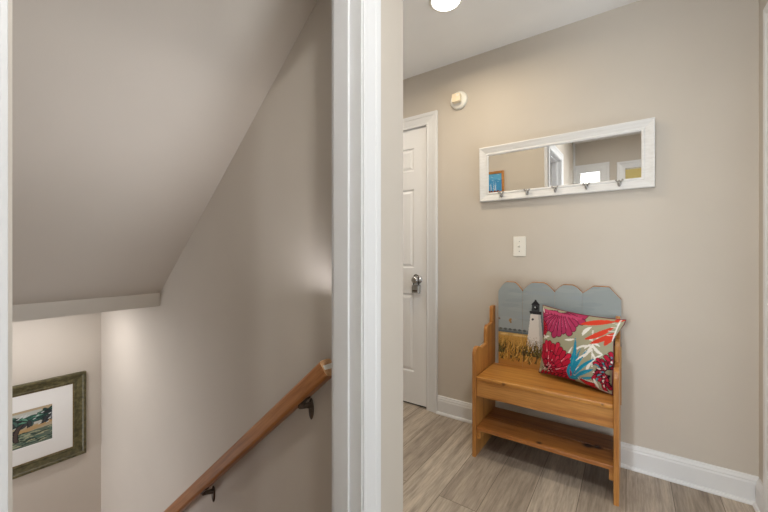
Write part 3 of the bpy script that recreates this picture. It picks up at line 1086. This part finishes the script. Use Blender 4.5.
def pattern(u, v):
    """print of the pillow; pattern units run about 0..545 across and 0..490 down"""
    v_ = 1 - v
    X = (85 + (545 - 85) * u) * (1 - v_) + (40 + (486 - 40) * u) * v_
    Y = (-20 + 70 * u) * (1 - v_) + (372 + 120 * u) * v_
    p = Painter(X, Y, (156, 152, 126))
    rnd = random.Random(21)
    W_ = (226, 222, 214)
    # white leaves behind
    for a, b_, w_, bd in (((250, 178), (312, 172), 9, .05), ((400, 95), (355, 150), 16, .1), ((410, 200), (345, 285), 13, -.1), ((412, 200), (470, 262), 12, .1),
                          ((410, 215), (300, 250), 9, .15), ((150, 160), (90, 175), 8, .1), ((412, 205), (440, 150), 8, .1), ((470, 262), (400, 320), 9, .1),
                          ((380, 235), (335, 310), 9, .0), ((415, 300), (380, 370), 12, .1), ((408, 202), (366, 232), 8, .1), ((412, 196), (452, 214), 8, -.1), ((410, 180), (378, 168), 7, .1), ((250, 330), (312, 262), 6, .1), ((410, 240), (448, 300), 8, .1), ((250, 300), (300, 215), 8, .0), ((350, 330), (300, 400), 10, .1)):
        p.stroke(a, b_, w_ * 0.72, W_, bend=bd)
    p.stroke((410, 120), (412, 330), 4, W_, prof='bar')
    # pink flower, top left
    for k in range(13):
        a = math.radians(8 + k * 164 / 12)
        L = 128 + 14 * math.sin(k * 2.1)
        p.stroke((215 + 30 * math.cos(a), 8 + 12 * math.sin(a)), (215 + L * math.cos(a), 14 + L * math.sin(a)), 17, (166, 48, 88), prof='petal', out=(84, 20, 44), ow=4.0)
        p.stroke((215 + 45 * math.cos(a), 12 + 20 * math.sin(a)), (215 + (L - 20) * math.cos(a), 14 + (L - 20) * math.sin(a)), 3.0, (204, 96, 132), prof='leaf')
    p.stroke((95, 5), (330, 42), 9, (180, 64, 102), prof='bar')
    for k in range(9):
        p.stroke((110 + k * 22, 10 + k * 3.4), (120 + k * 22, 26 + k * 3.4), 2.5, (110, 26, 54))
    p.stroke((90, -6), (104, 22), 7, W_)
    # little red cluster on the left edge
    for k in range(9):
        a = math.radians(-80 + k * 22)
        p.stroke((82, 112), (82 + 42 * math.cos(a), 112 + 42 * math.sin(a)), 7, (190, 28, 56), prof='petal', out=(50, 14, 24), ow=3)
    p.stroke((88, 150), (130, 172), 6, W_)
    # big red chrysanthemum
    cx_, cy_ = 122, 352
    for ring, (L, n_, w_) in enumerate(((176, 17, 13.5), (112, 14, 10.5), (60, 12, 7))):
        for k in range(n_):
            a = math.radians(-122 + k * (168 / (n_ - 1)) + ring * 5)
            Lk = L * (1.0 - 0.14 * abs(math.sin(a * 0.5))) * (0.96 + 0.06 * math.sin(k * 2.3))
            q0 = (cx_ + 16 * math.cos(a), cy_ + 12 * math.sin(a))
            p.stroke(q0, (cx_ + Lk * math.cos(a), cy_ + Lk * math.sin(a)), w_, (176, 20, 50) if k % 3 else (196, 36, 66), bend=0.10, prof='petal', out=(46, 10, 22), ow=3.4)
            if k % 3 != 1:
                p.stroke((cx_ + L * 0.30 * math.cos(a), cy_ + L * 0.30 * math.sin(a)), (cx_ + Lk * 0.86 * math.cos(a), cy_ + Lk * 0.86 * math.sin(a)), 2.6, (224, 176, 180) if k % 2 else (70, 10, 26), bend=0.10)
    for k in range(26):
        a = rnd.uniform(0, 2 * PI)
        r_ = rnd.uniform(2, 44)
        p.disc(cx_ + r_ * math.cos(a), cy_ + 0.7 * r_ * math.sin(a), rnd.uniform(2.5, 5), rnd.choice([(236, 214, 210), (40, 12, 20), (230, 120, 130)]))
    for k in range(8):
        p.stroke((60 + k * 25, 378 + k * 6), (95 + k * 25, 360 + k * 6), 6, rnd.choice([(200, 36, 62), (186, 22, 48)]), out=(60, 12, 24), ow=3)
    p.stroke((40, 362), (70, 350), 9, (200, 198, 176))
    # orange leaves, top right, on a white stem
    for a, b_, w_, bd in (((505, 62), (338, 78), 17, .03), ((512, 92), (366, 172), 16, -.05), ((516, 128), (398, 196), 14, -.06), ((520, 150), (474, 208), 15, .06), ((500, 56), (546, 44), 14, 0)):
        p.stroke(a, b_, w_, (206, 62, 40), bend=bd)
    p.stroke((526, 50), (512, 178), 4, W_, prof='bar')
    for k in range(4):
        p.stroke((518, 76 + 24 * k), (488 - 4 * k, 66 + 26 * k), 1.6, W_)
    # teal leaves
    T_ = (24, 132, 164)
    for a, b_, w_, bd in (((284, 415), (316, 158), 12, .03), ((288, 400), (352, 218), 7, -.03), ((290, 398), (388, 232), 9, -.05), ((294, 398), (430, 284), 11, -.06), ((300, 405), (420, 348), 12, -.05),
                          ((282, 318), (266, 418), 11, .05), ((262, 414), (330, 402), 15, 0), ((330, 412), (420, 396), 8, .0), ((286, 380), (300, 250), 8, .0)):
        p.stroke(a, b_, w_, T_, bend=bd)
        p.stroke(((a[0] * 2 + b_[0]) / 3 + 3, (a[1] * 2 + b_[1]) / 3), ((a[0] + 3 * b_[0]) / 4 + 3, (a[1] + 3 * b_[1]) / 4), 2.0, (66, 164, 188), bend=bd)
    for k in range(7):
        p.stroke((318 + k * 13, 300 - k * 8), (350 + k * 11, 268 - k * 7), 3.0, W_)
    for k in range(9):
        p.stroke((322 + k * 11, 404 + k * 2), (330 + k * 11, 420 + k * 2), 3.5, W_)
    # dark centred red flower cut by the right seam
    for ring, (L, n_, w_, c_) in enumerate(((96, 13, 8.5, (176, 22, 52)), (70, 11, 7, (150, 18, 46)), (44, 9, 6, (186, 32, 60)))):
        for k in range(n_):
            a = math.radians(95 + k * (200 / (n_ - 1)) + ring * 6)
            L2 = L * (0.86 + 0.22 * math.sin(k * 1.9 + ring))
            q = (492 + L2 * 0.80 * math.cos(a), 366 + L2 * 1.1 * math.sin(a))
            p.stroke((492 + 20 * math.cos(a), 366 + 20 * math.sin(a)), q, w_, c_, bend=.14, prof='petal', out=(38, 14, 24), ow=3.4)
            if k % 2:
                p.stroke((492 + L * .45 * math.cos(a), 366 + L * .45 * math.sin(a)), (492 + L * .85 * math.cos(a), 366 + L * 1.0 * math.sin(a)), 4.2, (222, 214, 206) if k % 4 == 1 else (64, 142, 160), bend=.14)
            else:
                p.stroke((492 + L * .5 * math.cos(a), 366 + L * .5 * math.sin(a)), (492 + L * .7 * math.cos(a), 366 + L * .8 * math.sin(a)), 3.0, (40, 18, 28), bend=.14)
    for a, b_ in (((330, 412), (420, 470)), ((350, 440), (415, 440))):
        p.stroke(a, b_, 12, (196, 34, 44), out=(60, 16, 22), ow=3)
    p.stroke((415, 400), (430, 470), 7, W_)
    p.stroke((418, 470), (470, 480), 6, W_)
    return p


def pillow_pt(u, v, sgn):
    p = (BL * (1 - u) + BR_ * u) * (1 - v) + (TL * (1 - u) + TR * u) * v
    # seams bow inwards between the corners
    cu, cv = 2 * u - 1, 2 * v - 1
    ctr = (BL + BR_ + TL + TR) / 4
    bow = 0.020
    ax = (BR_ - BL).normalized()
    az = Vector((0, 0.12, 1)).normalized()
    p = p - ax * (cu * bow * (1 - cv * cv)) * abs(cu) - az * (cv * bow * 0.7 * (1 - cu * cu)) * abs(cv)
    t_ = max(0.0, (1 - cu ** 4) * (1 - cv ** 4))
    th = 0.066 * t_ ** 0.55 if sgn > 0 else 0.034 * t_ ** 0.6
    nrm = ax.cross(az).normalized()
    if nrm.y > 0:
        nrm = -nrm
    wr = 0.0022 * math.sin(9 * u + 4 * v) * t_
    q = p + nrm * sgn * (th + wr)
    q.x = min(q.x, -0.0655 + max(0.0, q.z - 0.705) * 0.60)      # the right seam presses on the side panel
    return q


bm = bmesh.new()
G = [[bm.verts.new(pillow_pt(i / N, j / N, 1)) for i in range(N + 1)] for j in range(N + 1)]
for j in range(N):
    for i in range(N):
        bm.faces.new((G[j][i], G[j][i + 1], G[j + 1][i + 1], G[j + 1][i]))
nb = 40
H = {}
for j in range(nb + 1):
    for i in range(nb + 1):
        H[i, j] = bm.verts.new(pillow_pt(i / nb, j / nb, -1))
for j in range(nb):
    for i in range(nb):
        bm.faces.new((H[i, j], H[i, j + 1], H[i + 1, j + 1], H[i + 1, j])).material_index = 1
uu = np.array([i / N for j in range(N + 1) for i in range(N + 1)])
vv_ = np.array([j / N for j in range(N + 1) for i in range(N + 1)])
body = link('pillow_cover', bm, [painted_attr_mat('printed_cotton', 0.85, True), paint_mat('pillow_back', (170, 166, 140), 0.9, 0.4, 600)], pil, smooth=True)
pattern(uu, vv_).store(body)
bm = bmesh.new()
loop = [(k / 30, 0) for k in range(30)] + [(1, k / 30) for k in range(30)] + [(1 - k / 30, 1) for k in range(30)] + [(0, 1 - k / 30) for k in range(31)]
tube(bm, [pillow_pt(a, b_, 1) for a, b_ in loop], 0.0028, 8)
link('piping', bm, paint_mat('dark_piping', (112, 44, 58), 0.8, 0.0), pil, smooth=True)
